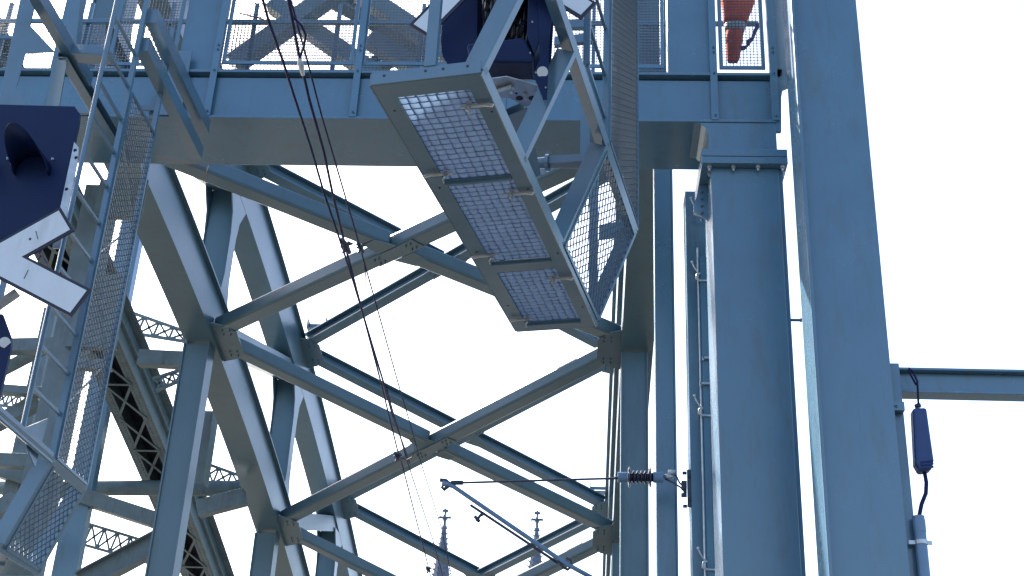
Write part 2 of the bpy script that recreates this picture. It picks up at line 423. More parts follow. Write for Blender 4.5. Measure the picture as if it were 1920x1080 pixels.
for k, (px, py) in enumerate(((1330, 671), (1325, 719))):
    p = aY(px, py, RY-.16); b = MB(); b.bar(p+V((-.09, 0, 0)), p+V((.12, 0, 0)), .03, .03); b.bar(p+V((-.09, 0, -.04)), p+V((-.09, 0, .015)), .03, .028, XX)
    o = b.build('pipe_bracket', m_galv); tag(o, ['straight steel bracket across the conduits, the upper one', 'straight steel bracket across the conduits, the lower one'][k], 'bracket', 'straight conduit brackets')
p = aY(1478, 600, PY+.2); b = MB(); b.tube([V((lx1+.051, p.y, p.z)), V((lx1+.2, p.y, p.z))], .02, 8); b.tube([V((lx1+.2, p.y, p.z)), V((lx1+.215, p.y, p.z))], .03, 8)
b.build('step_peg', m_paint, portal)

# thin post further back
TY = 18.1
t0, t1 = aY(1229, 700, TY).x, aY(1263, 700, TY).x
b = MB(); b.box((t0, TY, -.04), (t1, TY+.3, 13.2)); b.box((t1+.002, TY-.01, -.04), (t1+.03, TY+.26, 13.2))
o = b.build('hanger_post', m_paint, bevel=.006); tag(o, 'plain slender blue post just right of the right arch, behind the insulator', 'post')

# ================================================================== ARCH BRIDGE
bridge = thing('arch_bridge', (-4, 30, 0), 'welded steel arch bridge with X bracing between its two arches', 'bridge')
XL = -8.2
lowp = [aX(*p, XL) for p in ((285, 360), (345, 500), (402, 640), (446, 760), (480, 867), (520, 965), (548, 1080))]
upp = [aX(*p, XL) for p in ((441, 345), (480, 450), (518, 570), (541, 645), (574, 750), (610, 905), (646, 1040), (658, 1090))]
def fit(ps, ys):
    """quadratic least squares z(y), resampled"""
    import numpy as np
    c = np.polyfit([p.y for p in ps], [p.z for p in ps], 2)
    return lambda y: float(np.polyval(c, y))
zl = fit(lowp, None); zu = fit(upp, None)
YN = [17.9, 25.6, 33.6, 41.6, 49.6]
zl0 = zl
zl = zl0; zbr = lambda y: zl0(y)-.19*max(0, 22-y)
def arch(xi, sgn, name_l='lower_chord', name_u='upper_chord'):
    # xi: inner face, body extends to xi + sgn*w
    wl, hl, wu, hu = .66, .95, .62, 1.12
    ysl = [y*.5 for y in range(34, 103)]
    for (zf, wd, ht, nm) in ((zl, wl, hl, name_l), (zu, wu, hu, name_u)):
        pts = [V((xi, y, zf(y))) for y in ysl]
        def hv(i, pts=pts, ht=ht):
            d = (pts[min(i+1, len(pts)-1)]-pts[max(i-1, 0)]).normalized(); n = d.cross(XX)
            if n.z < 0: n = -n
            return n*ht
        b = MB(); b.strip(pts, lambda i, wd=wd: V((sgn*wd, 0, 0)), hv); b.build(nm, m_paint2, bridge)
        # top cover plate overhang
        b = MB(); p2 = [p+hv(i)+V((-sgn*.10, 0, 0)) for i, p in enumerate(pts)]
        b.strip(p2, lambda i, wd=wd: V((sgn*(wd+.2), 0, 0)), lambda i: V((0, 0, .04))); b.build('cover_plate', m_paint2, bridge)
    xm = xi+sgn*.33
    for i, y in enumerate(YN):
        # web post with flared plates
        b = MB(); z0, z1 = zl(y)+.6, zu(y)+.1
        xa, xb = sorted((xi+sgn*.004, xi+sgn*.62)); hw = .22; fl = .55
        for x in (xi+sgn*.004, xi+sgn*.60):
            sh = [(y-hw-fl, z0+.15), (y-hw-.12, z0+.62), (y-hw, z0+1.1), (y-hw, z1-1.2), (y-hw-.1, z1-.7), (y-hw-fl, z1-.1), (y+hw+fl, z1-.1), (y+hw+.1, z1-.7), (y+hw, z1-1.2), (y+hw, z0+1.1), (y+hw+.12, z0+.62), (y+hw+fl, z0+.15)]
            b.prism([V((x, *s)) for s in sh], V((sgn*.03, 0, 0)))
        b.box((xa+.031, y-hw+.04, z0), (xb-.031, y-hw+.07, z1)); b.box((xa+.031, y+hw-.07, z0), (xb-.031, y+hw-.04, z1))
        b.build('web_post', m_paint2, bridge)
        # diagonal to next upper node
        if i+1 < len(YN):
            p, q = V((xm, y+.1, zl(y)+.45)), V((xm, YN[i+1]-.1, zu(YN[i+1])+.3))
            b = MB(); b.bar(p, q, .56, .5); b.build('web_diagonal', m_paint2, bridge)
        # hanger below
        if y > 20:
            b = MB(); p, q = V((xm, y, zl(y)+.02)), V((xm, y, -.04))
            b.box((xm-.30, y-.2, -.04), (xm+.20, y-.17, zl(y))); b.box((xm+.201, y-.24, -.04), (xm+.235, y+.22, zl(y))); b.box((xm-.335, y-.24, -.04), (xm-.301, y+.22, zl(y)))
            b.build('hanger', m_paint2, bridge)
    return
arch(XL, -1)
XR = .68
arch(XR, 1)
# bracing between the arches, lower chords: box members; upper chords: I members
def bracing(zf, dz, beam, yoff=0):
    for i in range(len(YN)-1):
        y0, y1 = YN[i]+yoff, YN[i+1]+yoff
        A0, A1 = V((XL+.12, y0+.28, zf(y0+.28)+dz)), V((XL+.12, y1-.28, zf(y1-.28)+dz))
        B0, B1 = V((XR-.12, y0+.28, zf(y0+.28)+dz)), V((XR-.12, y1-.28, zf(y1-.28)+dz))
        c = (A0+B1)/2
        nrm = (A1-A0).cross(B0-A0).normalized()
        if nrm.z < 0: nrm = -nrm
        for (p, q, cut) in ((B0, A1, 0), (A0, B1, 1)):
            b = MB(); d = (q-p).normalized()
            if beam == 'box':
                if cut: b.bar(p, c-d*.24, .40, .31, UP); b.bar(c+d*.24, q, .40, .31, UP)
                else: b.bar(p, q, .40, .31, UP)
            else:
                if cut: b.hbeam(p, c-d*.18, .30, .34, .035, nrm); b.hbeam(c+d*.18, q, .30, .34, .035, nrm)
                else: b.hbeam(p, q, .30, .34, .035, nrm)
            b.build('bracing_beam', m_paint2, bridge, .05 if beam == 'box' else 0)
        d1 = (A1-B0).normalized(); sd = d1.cross(UP if beam == 'box' else nrm).normalized(); nrm = sd.cross(d1).normalized()
        b = MB(); cc = c-nrm*.157
        b.prism([cc-d1*.62-sd*.17, cc+d1*.62-sd*.17, cc+d1*.62+sd*.17, cc-d1*.62+sd*.17], -nrm*.018)
        d2 = (B1-A0).normalized()
        for sg in (1, -1):
            e = cc+d2*sg*.19; b.prism([e-d1*.26, e+d1*.26, e+d1*.16+d2*sg*.42, e-d1*.16+d2*sg*.42], -nrm*.014)
        for k in (-.5, -.38, .38, .5):
            b.bolt(cc-nrm*.018+d1*k+sd*.08, -nrm, .022); b.bolt(cc-nrm*.018+d1*k-sd*.08, -nrm, .022)
        b.build('crossing_plate', m_paint2, bridge)
    for i, y in enumerate(YN):
        y += yoff
        for xs, sg in ((XL, 1), (XR, -1)):
            b = MB()
            zz = lambda t: zf(t)+dz-.178
            q = [V((xs+sg*(.0 if dz < 1 else -.08), y-.72, zz(y-.72))), V((xs+sg*.30, y-.62, zz(y-.62))), V((xs+sg*.52, y-.36, zz(y-.36))), V((xs+sg*.52, y+.36, zz(y+.36))), V((xs+sg*.30, y+.62, zz(y+.62))), V((xs, y+.72, zz(y+.72)))]
            b.prism(q, V((0, 0, -.022)))
            for u in (.22, .38):
                for v in (-.46, -.32, .32, .46): b.bolt(V((xs+sg*u, y+v, zf(y+v)+dz-.20)), -UP, .02)
            b.build('node_plate', m_paint2, bridge)
bracing(zbr, .32, 'box')
bracing(zu, 1.12, 'ibeam')
for (A, Bp) in (((436, 122), (640, -22)), ((505, -12), (700, 122)), ((672, -14), (850, 104)), ((690, 55), (800, 122)), ((830, 120), (1010, -10))):
    b = MB(); p, q = aY(*A, 18.6), aY(*Bp, 18.6)
    b.bar(p, q, .3, .3) if A[0] != 505 and A[0] != 690 else b.bar(p+V((0, .31, 0)), q+V((0, .31, 0)), .3, .3)
    b.build('sway_brace', m_paint2, bridge)
# small seats on the upper chord nodes
for y in (33.6, 41.6):
    for xs, sg in ((XL, 1), (XR, -1)):
        b = MB(); z = zu(y)+1.62; x = xs+sg*.32
        b.box((x-.28, y-.2, z), (x+.28, y+.2, z+.03)); b.box((x-.28, y-.2, z+.031), (x-.25, y+.2, z+.30)); b.box((x+.25, y-.2, z+.031), (x+.28, y+.2, z+.34)); b.box((x-.249, y-.02, z+.12), (x+.249, y+.02, z+.22)); b.box((x-.05, y-.05, z-.55), (x+.05, y+.05, z-.001))
        b.build('rail_seat', m_paint2, bridge)

# ================================================================== SIGNAL CAGES
class Cage:
    """work cage: O bottom near right corner, a along the cage, b to its right"""
    def __init__(s, name, O, a, label, w, L, tq, zq):
        s.O = O; s.a = a; s.b = V((a.y, -a.x, 0)); s.w = w; s.L = L; s.tq = tq; s.zq = zq
        s.root = thing(name, O-s.b*w/2, label, 'cage', 'signal work cages')
    def P(s, u, t, z=0): return s.O+s.a*u+s.b*t+UP*z
    def mk(s, mb, name, m=None, parent=None, bevel=0, smooth=False): return mb.build(name, m or m_cage, parent or s.root, bevel, smooth)
    def slope_n(s):
        return (s.b*s.zq - UP*s.tq).normalized()          # outward normal of the sloping side
    def sbar(s, p, q, name, wd=.085, dp=.15, side=1):
        n = s.slope_n(); mb = MB(); mb.bar(p, q, .012, wd, (q-p).cross(n)); 
        d = (q-p).normalized(); e = d.cross(n).normalized()
        o = e*(wd/2-.006)*side - n*(dp/2+.0065)
        mb.bar(p+o, q+o, dp, .012, e)
        return s.mk(mb, name)

def platform(c, panels, strips_t, zth=.11):
    """bottom plate with rectangular openings; panels = list of (u0,u1,t0,t1)"""
    us = [0]+[x for p in panels for x in (p[0], p[1])]+[c.L]
    mb = MB(); t0, t1 = panels[0][2], panels[0][3]
    th = .02
    def slab(u0, u1, ta, tb):
        mb.prism([c.P(u0, ta), c.P(u1, ta), c.P(u1, tb), c.P(u0, tb)], UP*th)
    slab(0, c.L, -c.w, t0); slab(0, c.L, t1, 0)
    for i in range(0, len(us), 2): slab(us[i]+.0003, us[i+1]-.0003, t0+.0003, t1-.0003)
    c.mk(mb, 'platform_plate', m_cage)
    mb = MB()
    mb.prism([c.P(-.004, -c.w), c.P(-.004, 0), c.P(-.004, 0, zth), c.P(-.004, -c.w, zth)], c.a*-.012)
    mb.prism([c.P(c.L+.004, -c.w), c.P(c.L+.004, 0), c.P(c.L+.004, 0, zth), c.P(c.L+.004, -c.w, zth)], c.a*.012)
    mb.prism([c.P(0, -c.w-.003, 0), c.P(c.L, -c.w-.003, 0), c.P(c.L, -c.w-.003, zth), c.P(0, -c.w-.003, zth)], c.b*-.012)
    c.mk(mb, 'platform_rim', m_cage)
    mb = MB()
    for t in (-.12, -.34, -.5, -.88):
        mb.cyl(c.P(-.0165, -c.w*(-t), .07), c.P(-.018, -c.w*(-t), .07), .012, 8)
    for k in range(4):
        mb.cyl(c.P(.5+k*1.2, -.05, -.001), c.P(.5+k*1.2, -.05, -.004), .010, 8); mb.cyl(c.P(.35+k*1.2, -c.w+.07, -.001), c.P(.35+k*1.2, -c.w+.07, -.004), .010, 8)
    c.mk(mb, 'bolt_holes', m_black)
    for k, (u0, u1, ta, tb) in enumerate(panels):
        # pillowed moulded floor: one bulging cell after another
        ua_, ub_, tc_, td_ = u0, u1, ta, tb
        u0, u1, ta, tb = u0-.012, u1+.012, ta-.03, tb+.03
        mb = MB(); nu = max(4, round((u1-u0)/.075)); nv = 8; S = 4
        du, dv = (u1-u0)/nu, (tb-ta)/nv
        rnd = random.Random(k+3)
        for i in range(nu):
            sh = 0
            for j in range(nv):
                k0 = len(mb.v); dz = rnd.uniform(-.003, .003)
                for x in range(S+1):
                    for y in range(S+1):
                        fx, fy = x/S*2-1, y/S*2-1
                        h = -(1-fx**6)*(1-fy**6)*.015+dz*(1-fx**4)*(1-fy**4)
                        mb.v.append(c.P(u0+(i+x/S)*du, ta+(j+y/S)*dv, .036+h))
                for x in range(S):
                    for y in range(S):
                        q = k0+x*(S+1)+y; mb.f.append((q, q+1, q+S+2, q+S+1))
        o = c.mk(mb, 'floor_panel', m_grate, smooth=True)
        mb = MB()
        for i in range(nu+1): mb.bar(c.P(u0+i*du, ta, .036), c.P(u0+i*du, tb, .036), .005, .016)
        for j in range(1, nv):
            for i in range(nu):
                off = rnd.uniform(-.12, .12)*dv; mb.bar(c.P(u0+i*du+.004, ta+j*dv+off, .036), c.P(u0+(i+1)*du-.004, ta+j*dv+off, .036), .004, .014)
        c.mk(mb, 'floor_ribs', m_rib, o)
        u0, u1, ta, tb = ua_, ub_, tc_, td_
        mb = MB(); mb.bar(c.P(u1+.02, ta, -.014), c.P(u1+.02, tb, -.014), .03, .022); c.mk(mb, 'panel_edge', m_cage, o)
        for (uu, tt, sg) in ((u0+.14*(u1-u0), tb-.02, 1), (u1-.14*(u1-u0), ta+.02, -1)):
            mb = MB(); p = c.P(uu, tt, -.03)
            mb.bar(p-c.b*.10*sg, p+c.b*.13*sg, .03, .014); mb.bar(p-c.b*.03*sg+UP*.01, p-c.b*.03*sg-UP*.085, .012, .03, c.a)
            mb.box(p-c.b*.05*sg+UP*.015-c.a*.03, p-c.b*.02*sg+UP*.04+c.a*.03)
            mb.tube([p+c.b*.08*sg-UP*.005, p+c.b*.15*sg-UP*.02, p+c.b*.16*sg-UP*.005, p+c.b*.12*sg+UP*.008], .008, 6)
            mb.tube([p-c.b*.06*sg, p-c.b*.05*sg-UP*.05-c.a*.03, p-c.b*.02*sg-UP*.06], .006, 6)
            c.mk(mb, 'latch', m_galv, o)
    return

# --- right hand cage, over the centre of the picture
zR = 7.28
p0, p1, p2, p3 = [aZ(*p, zR) for p in ((702, 165), (902, 138), (1118, 612), (965, 625))]
aR = (p2-p1); LR = aR.length; aR.normalize()
cr = Cage('signal_cage', p1, aR, 'blue-grey work cage with three moulded floor panels seen from below in the centre', .865, LR, .43, 1.09)
def uv(px, py, c=cr):
    p = aZ(px, py, c.O.z)-c.O; return p.dot(c.a), p.dot(c.b)
pan = []
for (A, B) in (((743, 183), (956, 330)), ((845, 345), (1030, 485)), ((925, 512), (1092, 600))):
    ua = uv(*A); ub = uv(*B); pan.append([ua[0], ub[0], ua[1], ub[1]])
tA = sum(p[2] for p in pan)/3; tB = sum(p[3] for p in pan)/3
pan = [(p[0], p[1], tA, tB) for p in pan]
platform(cr, pan, None)
def S(c, u, k): return c.P(u, c.tq*k, c.zq*k)
def cage_sides(c, rungs, mesh_u, zmesh_top, ladder_u, rung_zs, ptop, ladder_z0, lad_tube=False):
    c.sbar(S(c, 0, .03), S(c, c.L, .03), 'lower_rail', .085, side=-1)
    c.sbar(S(c, 0, 1), S(c, c.L, 1), 'upper_rail', .075, side=-1)
    for i, u in enumerate(rungs):
        c.sbar(S(c, u, 0.03), S(c, u, .97), 'side_strut', .075 if i else .085, side=-1)
    # sloping mesh bay
    u0, u1 = mesh_u; nS = c.slope_n()
    q = [S(c, u0+.05, .05), S(c, u1-.05, .05), S(c, u1-.05, .95), S(c, u0+.05, .95)]
    mb = MB()
    for i in range(4):
        a_, b_ = q[i], q[(i+1) % 4]; mb.bar(a_, b_, .03, .035, nS)
    fo = c.mk(mb, 'sloping_mesh_panel', m_cage)
    mb = MB(); diamond_grid(mb, q, .115, .0058, nS, .8); c.mk(mb, 'wire_mesh', m_wire, fo)
    # upright mesh bay
    q = [c.P(u0+.03, c.tq+.01, c.zq+.05), c.P(u1-.02, c.tq+.01, c.zq+.05), c.P(u1-.02, c.tq+.01, zmesh_top), c.P(u0+.03, c.tq+.01, zmesh_top)]
    mb = MB()
    for i in range(4): mb.bar(q[i], q[(i+1) % 4], .03, .035, c.b)
    fo = c.mk(mb, 'upright_mesh_panel', m_cage)
    mb = MB(); diamond_grid(mb, q, .125, .0050, c.b, .60); c.mk(mb, 'wire_mesh', m_wire, fo)
    mb = MB(); zz = c.zq+.6; fl = 1
    while zz < zmesh_top-.7:
        mb.bar(c.P(u0+.05 if fl else u1-.05, c.tq-.035, zz), c.P(u1-.05 if fl else u0+.05, c.tq-.035, zz+.85), .006, .028, c.b); zz += .9; fl = 1-fl
    c.mk(mb, 'mesh_stiffener', m_cage, fo)
    # posts
    for u, t in ((u0, c.tq), (u1, c.tq), (u1, -c.w-.25), (u0, -c.w-.25)):
        mb = MB(); mb.bar(c.P(u, t-.02, c.zq+.0), c.P(u, t-.02, ptop), .05, .06, c.b); c.mk(mb, 'corner_post', m_cage)
    # guard ladder
    mb = MB(); pt = c.P(ladder_u, c.tq-.03, 0)
    if lad_tube: mb.tube([pt+UP*ladder_z0, pt+UP*ptop], .026, 10)
    else: mb.bar(pt+UP*ladder_z0, pt+UP*ptop, .05, .06, c.b)
    c.mk(mb, 'guard_post', m_cage, smooth=False)
    for z in rung_zs:
        mb = MB(); mb.bar(c.P(ladder_u+.03, c.tq-.03, z), c.P(u0-.03, c.tq-.03, z), .03, .035); c.mk(mb, 'guard_rung', m_cage)
    # left side: sloping edge and lower left posts
    for u in (rungs[2], c.L-.02):
        mb = MB(); mb.bar(c.P(u, -c.w-.0, .11), c.P(u, -c.w-.25, c.zq), .05, .06, c.a); c.mk(mb, 'left_strut', m_cage)

qn = lambda px, py: aP(px, py, cr.P(0, cr.tq), cr.b)
def loc_(c, p): d = p-c.O; return d.dot(c.a), d.dot(c.b), d.z
lu, _, lz = loc_(cr, qn(1106, 118))
rz = [loc_(cr, qn(x, y))[2] for x, y in ((1106, 118), (1108, 37), (1110, -52), (1111, -140))]
rungsR = [uv(902, 138)[0]+.03, uv(990, 307)[0], uv(1065, 465)[0], LR-.03]
cage_sides(cr, rungsR, (rungsR[2], LR-.02), 5.2, lu, rz, 5.6, lz)
mb = MB(); pA = cr.P(.0, -.40, .11); mb.bar(pA, pA+UP*3.6, .09, .05, cr.a); cr.mk(mb, 'front_post', m_cage)
# bracket bar towards the portal
pn = cr.P(LR-1.2, 0, 0); 
mb = MB(); a_, b_ = aP(1027, 304, pn, cr.a), aP(1112, 299, pn, cr.a); mb.bar(a_, b_, .10, .085); cr.mk(mb, 'bracket_bar', m_cage)
mb = MB(); mb.cyl(aP(1012, 306, pn, cr.a)-cr.b*.05, aP(1012, 306, pn, cr.a)+cr.b*.07, .06, 14); mb.cyl(aP(1024, 305, pn, cr.a), aP(1030, 305, pn, cr.a), .09, 14); cr.mk(mb, 'pivot', m_cage)
mb = MB(); a_, b_ = aP(1098, 345, pn+cr.a*.15, cr.a), aP(1097, 120, pn+cr.a*.15, cr.a); mb.bar(a_, b_, .10, .05, cr.a); cr.mk(mb, 'inner_post', m_cage)
pe = cr.P(LR+.03, 0, 0)
for (q_) in (((1103, 600), (1120, 600), (1122, 330), (1105, 330)), ((1123, 422), (1186, 410), (1186, 442), (1123, 450)), ((1160, 380), (1190, 300), (1192, 418), (1162, 416))):
    mb = MB(); mb.prism([aP(*p, pe, cr.a) for p in q_], cr.a*.012); cr.mk(mb, 'end_frame', m_cage); pe = pe+cr.a*.013
for (A, B, wd) in (((1050, 48), (1108, 45), .14), ((1040, 80), (1110, 72), .14)):
    mb = MB(); mb.bar(aP(*A, pn-cr.a*.8, cr.a), aP(*B, pn-cr.a*.8, cr.a), .06, wd*.7); cr.mk(mb, 'cross_rail', m_cage)

# --- left hand cage
cl = Cage('signal_cage', V((-5.84, 8.6, 4.73)), V((0, 1, 0)), 'taller work cage with long mesh side panel and guard ladder at the left edge', .86, 4.8, .34, .95)
platform(cl, [(.4, 1.6, -.70, -.17), (1.72, 2.9, -.70, -.17), (3.05, 4.3, -.70, -.17)], None)
cage_sides(cl, [.03, 1.5, 3.85-.03, 4.77], (3.83, 4.78), 10.27-4.73, 11.65-8.6, [x-4.73 for x in (6.2, 6.65, 7.1, 7.55, 8.0, 8.47, 8.95, 9.41, 9.87, 10.33, 10.8)], 7.2, .98, True)
mb = MB(); mb.bar(cl.P(0, cl.tq+.001, cl.zq+.03), cl.P(3.8, cl.tq+.001, cl.zq+.03), .012, .11); cl.mk(mb, 'kick_rail', m_cage)
mb = MB(); mb.prism([cl.P(3.0, cl.tq-.03, 1.0), cl.P(3.62, cl.tq-.05, 1.35), cl.P(3.0+.55, cl.tq-.05, .8)], cl.b*-.01); cl.mk(mb, 'gusset', m_cage)
# channels that carry the cage from the portal
def chan(A, B, Y0, Y1, wd, ht, name='carrier_channel'):
    mb = MB(); p = aY(*A, Y0); q = V((p.x, Y1, p.z))
    mb.channel(p, q, wd, ht, .016, side=-1); mb.prism([p+V((-wd/2-.001, -.012, -ht/2)), p+V((wd/2, -.012, -ht/2)), p+V((wd/2, -.012, ht/2)), p+V((-wd/2-.001, -.012, ht/2))], V((0, .01, 0)))
    o = cl.mk(mb, name); return o
chan((285, 31), None, 12.5, PY-.02, .14, .20); chan((268, 84), None, 12.5, PY-.02, .15, .20)
pm = aY(332, 150, PY-.03)
mb = MB(); mb.box((aY(300, 150, PY).x, PY-.03, zb+.02), (aY(352, 150, PY).x, PY-.014, zt+.3)); mb.bolt(aY(341, 120, PY-.03), -YY, .03, .03); mb.bolt(aY(322, 200, PY-.03), -YY, .03, .03); mb.bolt(aY(314, 205, PY-.03), -YY, .02, .03)
cl.mk(mb, 'mounting_plate', m_cage)
mb = MB(); mb.box(aY(262, 206, 13.6), aY(298, 200, 13.63)); cl.mk(mb, 'spacer', m_cage)
mb = MB(); p = aY(296, 165, 13.7); mb.box((p.x-.035, 13.66, p.z-.5), (p.x+.02, 13.7, p.z+.02)); cl.mk(mb, 'spacer_post', m_cage)
# framework at the upper left
fw = thing('cage_hanger_frame', aY(60, 190, 12.2), 'framework of channels hanging above the left signal screen, in the top left corner', 'frame')
def fwb(mb, name): return mb.build(name, m_cage, fw, .003)
mb = MB(); q = [aY(*p, 11.9) for p in ((50, -60), (85, -60), (68, 0), (57, 48), (103, 97), (47, 100), (31, 163), (55, 205), (-5, 205), (22, 70))]
mb.prism(q, V((0, .016, 0))); fwb(mb, 'hanger_plate')
mb = MB(); p = aY(74, 0, 11.6); mb.channel(p+V((0, -.4, 0)), V((p.x, 13.2, p.z)), .13, .18, .014, side=-1); fwb(mb, 'side_channel')
mb = MB(); p = aY(118, 98, 12.5); mb.channel(p, V((p.x, PY+.0, p.z)), .13, .16, .014, side=1); fwb(mb, 'side_channel')
mb = MB(); mb.channel(aY(118, 99, 12.6), aY(208, 104, 12.6), .14, .2, .014, YY); fwb(mb, 'cross_channel')
mb = MB(); q = [aY(*p, 12.52) for p in ((104, 112), (126, 112), (111, 200), (86, 200))]; mb.prism(q, V((0, .02, 0))); mb.prism([V((p.x, 12.541, p.z)) for p in (q[0], lerp(q[0], q[1], .12), lerp(q[3], q[2], .12), q[3])], V((0, .12, 0))); fwb(mb, 'drop_post')
mb = MB(); mb.channel(aY(136, 92, 13), aY(150, -40, 13), .16, .14, .014, XX); fwb(mb, 'upper_post')
mb = MB(); q = [aY(*p, 14.9) for p in ((143, 197), (192, 197), (192, 212), (143, 212))]; mb.prism(q, V((0, .05, 0))); fwb(mb, 'cross_plate')
# small background leg of the left side
LY = 16.7
def post(A0, A1, B, Y, label, z0=-.04, ztop=None, m=m_paint, dep=.35, name='steel_post'):
    x0 = aY(*A0, Y).x; x1 = aY(*A1, Y).x
    mb = MB(); mb.box((x0, Y, z0), (x1, Y+.03, ztop)); mb.box((x1-.03, Y+.031, z0), (x1, Y+dep, ztop)); mb.box((x0, Y+.031, z0), (x0+.03, Y+dep, ztop)); mb.box((x1+.002, Y-.02, z0), (x1+.03, Y+dep*.8, ztop))
    o = mb.build(name, m, bevel=.004); tag(o, label, 'post'); return o
post((95, 650), (151, 650), None, 16.9, 'flat blue post behind the guard ladder of the left cage', ztop=zb-.003, m=m_rivet)  # darker paint puts the supposed deck shade into this post's colour
post((151, 800), (193, 800), None, 31, 'slim blue post with pale edge just right of the left cage mesh', ztop=19)

tp = thing('tie_frame', aY(175, 655, 16.75), 'steel tie plates bridging the two posts behind the left cage mesh', 'frame')
for (ya, yb_) in ((335, 404), (512, 650), (672, 690)):
    xa_, xb_ = aY(150+(-.2)*(ya-750)-45, ya, 16.75).x, aY(170+(-.2)*(ya-750)+25, ya, 16.75).x
    za, zb_ = aY(175, ya, 16.75).z, aY(175, yb_, 16.75).z
    mb = MB(); mb.box((xa_, 16.76, zb_), (xb_, 16.79, za)); mb.box((xa_, 16.70, zb_-.02), (xb_, 16.85, zb_-.001)); mb.build('tie_plate', m_rivet, tp)  # tie plates take the same colour, shade painted in

# ================================================================== SIGNALS
SY = 10.5
sg = thing('signal', aY(20, 460, SY), 'dark navy signal screen with lamp hood behind the half-visible white cross at left', 'signal')
P_ = lambda *pts, Y=SY: [aY(*p, Y) for p in pts]
mb = MB(); mb.prism(P_((-200, 190), (140, 199), (149, 212), (147, 232), (98, 452), (-200, 440)), V((0, .05, 0))); mb.build('screen', m_navy, sg, .006)
def hood(parent, cx_, cy_, Y, r, L, m=None):
    m = m or m_navy
    c = aY(cx_, cy_, Y); mb = MB(); n = 18; th = .006
    ring = []
    for i in range(n+1):
        t = math.pi*(-.08+1.16*i/n); l = L*(.15+.85*max(0, math.sin(t))**.9)
        d = V((math.cos(t), 0, math.sin(t)))
        ring.append((c+d*r, c+d*r+V((0, -l, 0)), c+d*(r+th), c+d*(r+th)+V((0, -l, 0))))
    k = len(mb.v)
    for q in ring: mb.v += list(q)
    for i in range(n):
        a = k+i*4; b = a+4
        mb.f += [(a, b, b+1, a+1), (a+2, a+3, b+3, b+2), (a+1, b+1, b+3, a+3), (a, a+2, b+2, b)]
    mb.f += [(k, k+1, k+3, k+2), (k+n*4, k+n*4+2, k+n*4+3, k+n*4+1)]
    mb.build('lamp_hood', m, parent, smooth=True)
hood(sg, 62, 322, SY, .172, .60); hood(sg, -42, 322, SY, .172, .60)
mb = MB()
for p in ((15, 298), (99, 299), (22, 308)): mb.bolt(aY(*p, SY), -YY, .014, .012)
mb.build('screen_bolts', m_galv, sg)
mb = MB(); mb.prism(P_((139, 266), (147, 276), (146, 297), (112, 465), (98, 465), (101, 445), Y=SY-.03), V((0, .02, 0)))
mb.build('side_bracket', m_galv, sg)
mb = MB()
for p in ((141, 282), (143, 296), (125, 355)): mb.cyl(aY(*p, SY-.031), aY(*p, SY-.036), .018, 10)
mb.build('bracket_holes', m_black, sg)
mb = MB(); mb.prism(P_((-160, 588), (4, 588), (20, 632), (20, 650), (-2, 745), (-160, 745), Y=SY+.05), V((0, .05, 0))); mb.build('lower_screen', m_navy, sg, .006)
mb = MB(); mb.cyl(aY(9, 642, SY+.045), aY(9, 642, SY+.03), .05, 18); mb.build('reflector', m_white, sg)
mb = MB(); mb.bar(aY(-6, 575, SY+.1), aY(33, 548, SY+.1), .05, .09, YY); mb.bar(aY(-20, 455, SY+.15), aY(-20, 590, SY+.15), .1, .1, YY); mb.build('cable_bracket', m_galv, sg)
mb = MB(); rr = random.Random(5)
for k in range(5):
    x, y = rr.uniform(62, 92), rr.uniform(462, 490); mb.tube([aY(x, y, SY+.18), aY(x+rr.uniform(-12, 12), y+rr.uniform(-12, 12), SY+.16), aY(x+rr.uniform(-20, 16), y+rr.uniform(-14, 14), SY+.2)], .008, 6)
mb.build('loose_wires', m_strap, sg)

def cross(center, ex, ez, n, arm, wd, label, tilt=(1, 1), slots=()):
    """white X with black edging; ex/ez in-plane axes, n towards the viewer"""
    root = thing('cross_sign', center, label, 'sign', 'white crosses over unused signals')
    d1 = (ex*tilt[0]+ez).normalized(); d2 = (ex*tilt[1]-ez).normalized()
    def x_poly(a, h, off):
        # outline of an X of two crossing bars half-length a, half-width h
        e1, e2 = d1, d2
        cosv = e1.dot(e2); sn = math.sqrt(1-cosv*cosv)
        p1 = (e2-e1*cosv)/sn; p2 = (e1-e2*cosv)/sn        # unit normals of each bar, pointing to the other bar
        def inter(s1, s2):  # point at distance s1*h from bar 1 axis (along p1) and s2*h from bar 2 axis (along p2)
            return (e2*(s1*h) + e1*(s2*h))/sn
        a, a2 = a
        seq = [e1*a-p1*h, e1*a+p1*h, inter(1, 1), e2*a2+p2*h, e2*a2-p2*h, inter(1, -1), -e1*a+p1*h, -e1*a-p1*h, inter(-1, -1), -e2*a2-p2*h, -e2*a2+p2*h, inter(-1, 1)]
        return [center+q+n*off for q in seq]
    mb = MB(); mb.prism(x_poly(arm, wd/2, 0), -n*.02); mb.build('black_border', m_black, root)
    mb = MB(); mb.prism(x_poly((arm[0]-.028, arm[1]-.028), wd/2-.028, .001), n*.004); mb.build('white_face', m_white, root)
    mb = MB()
    for (k, t, s, r_) in slots:
        d = (d1, d2)[k]; p = (d2, d1)[k]; c = center+d*t+n*.0055
        if r_: mb.cyl(c, c+n*.003, .012, 8)
        else:
            e = (p-d*p.dot(d)).normalized(); mb.bar(c-e*.045+d*s, c+e*.045-d*s, .006, .006, n)
    if slots: mb.build('fixing_slots', m_black, root)
    return root
cc = aY(-8, 485, SY-.25)
pu = aY(126, 410, SY-.25)-cc; pd = aY(152, 568, SY-.25)-cc
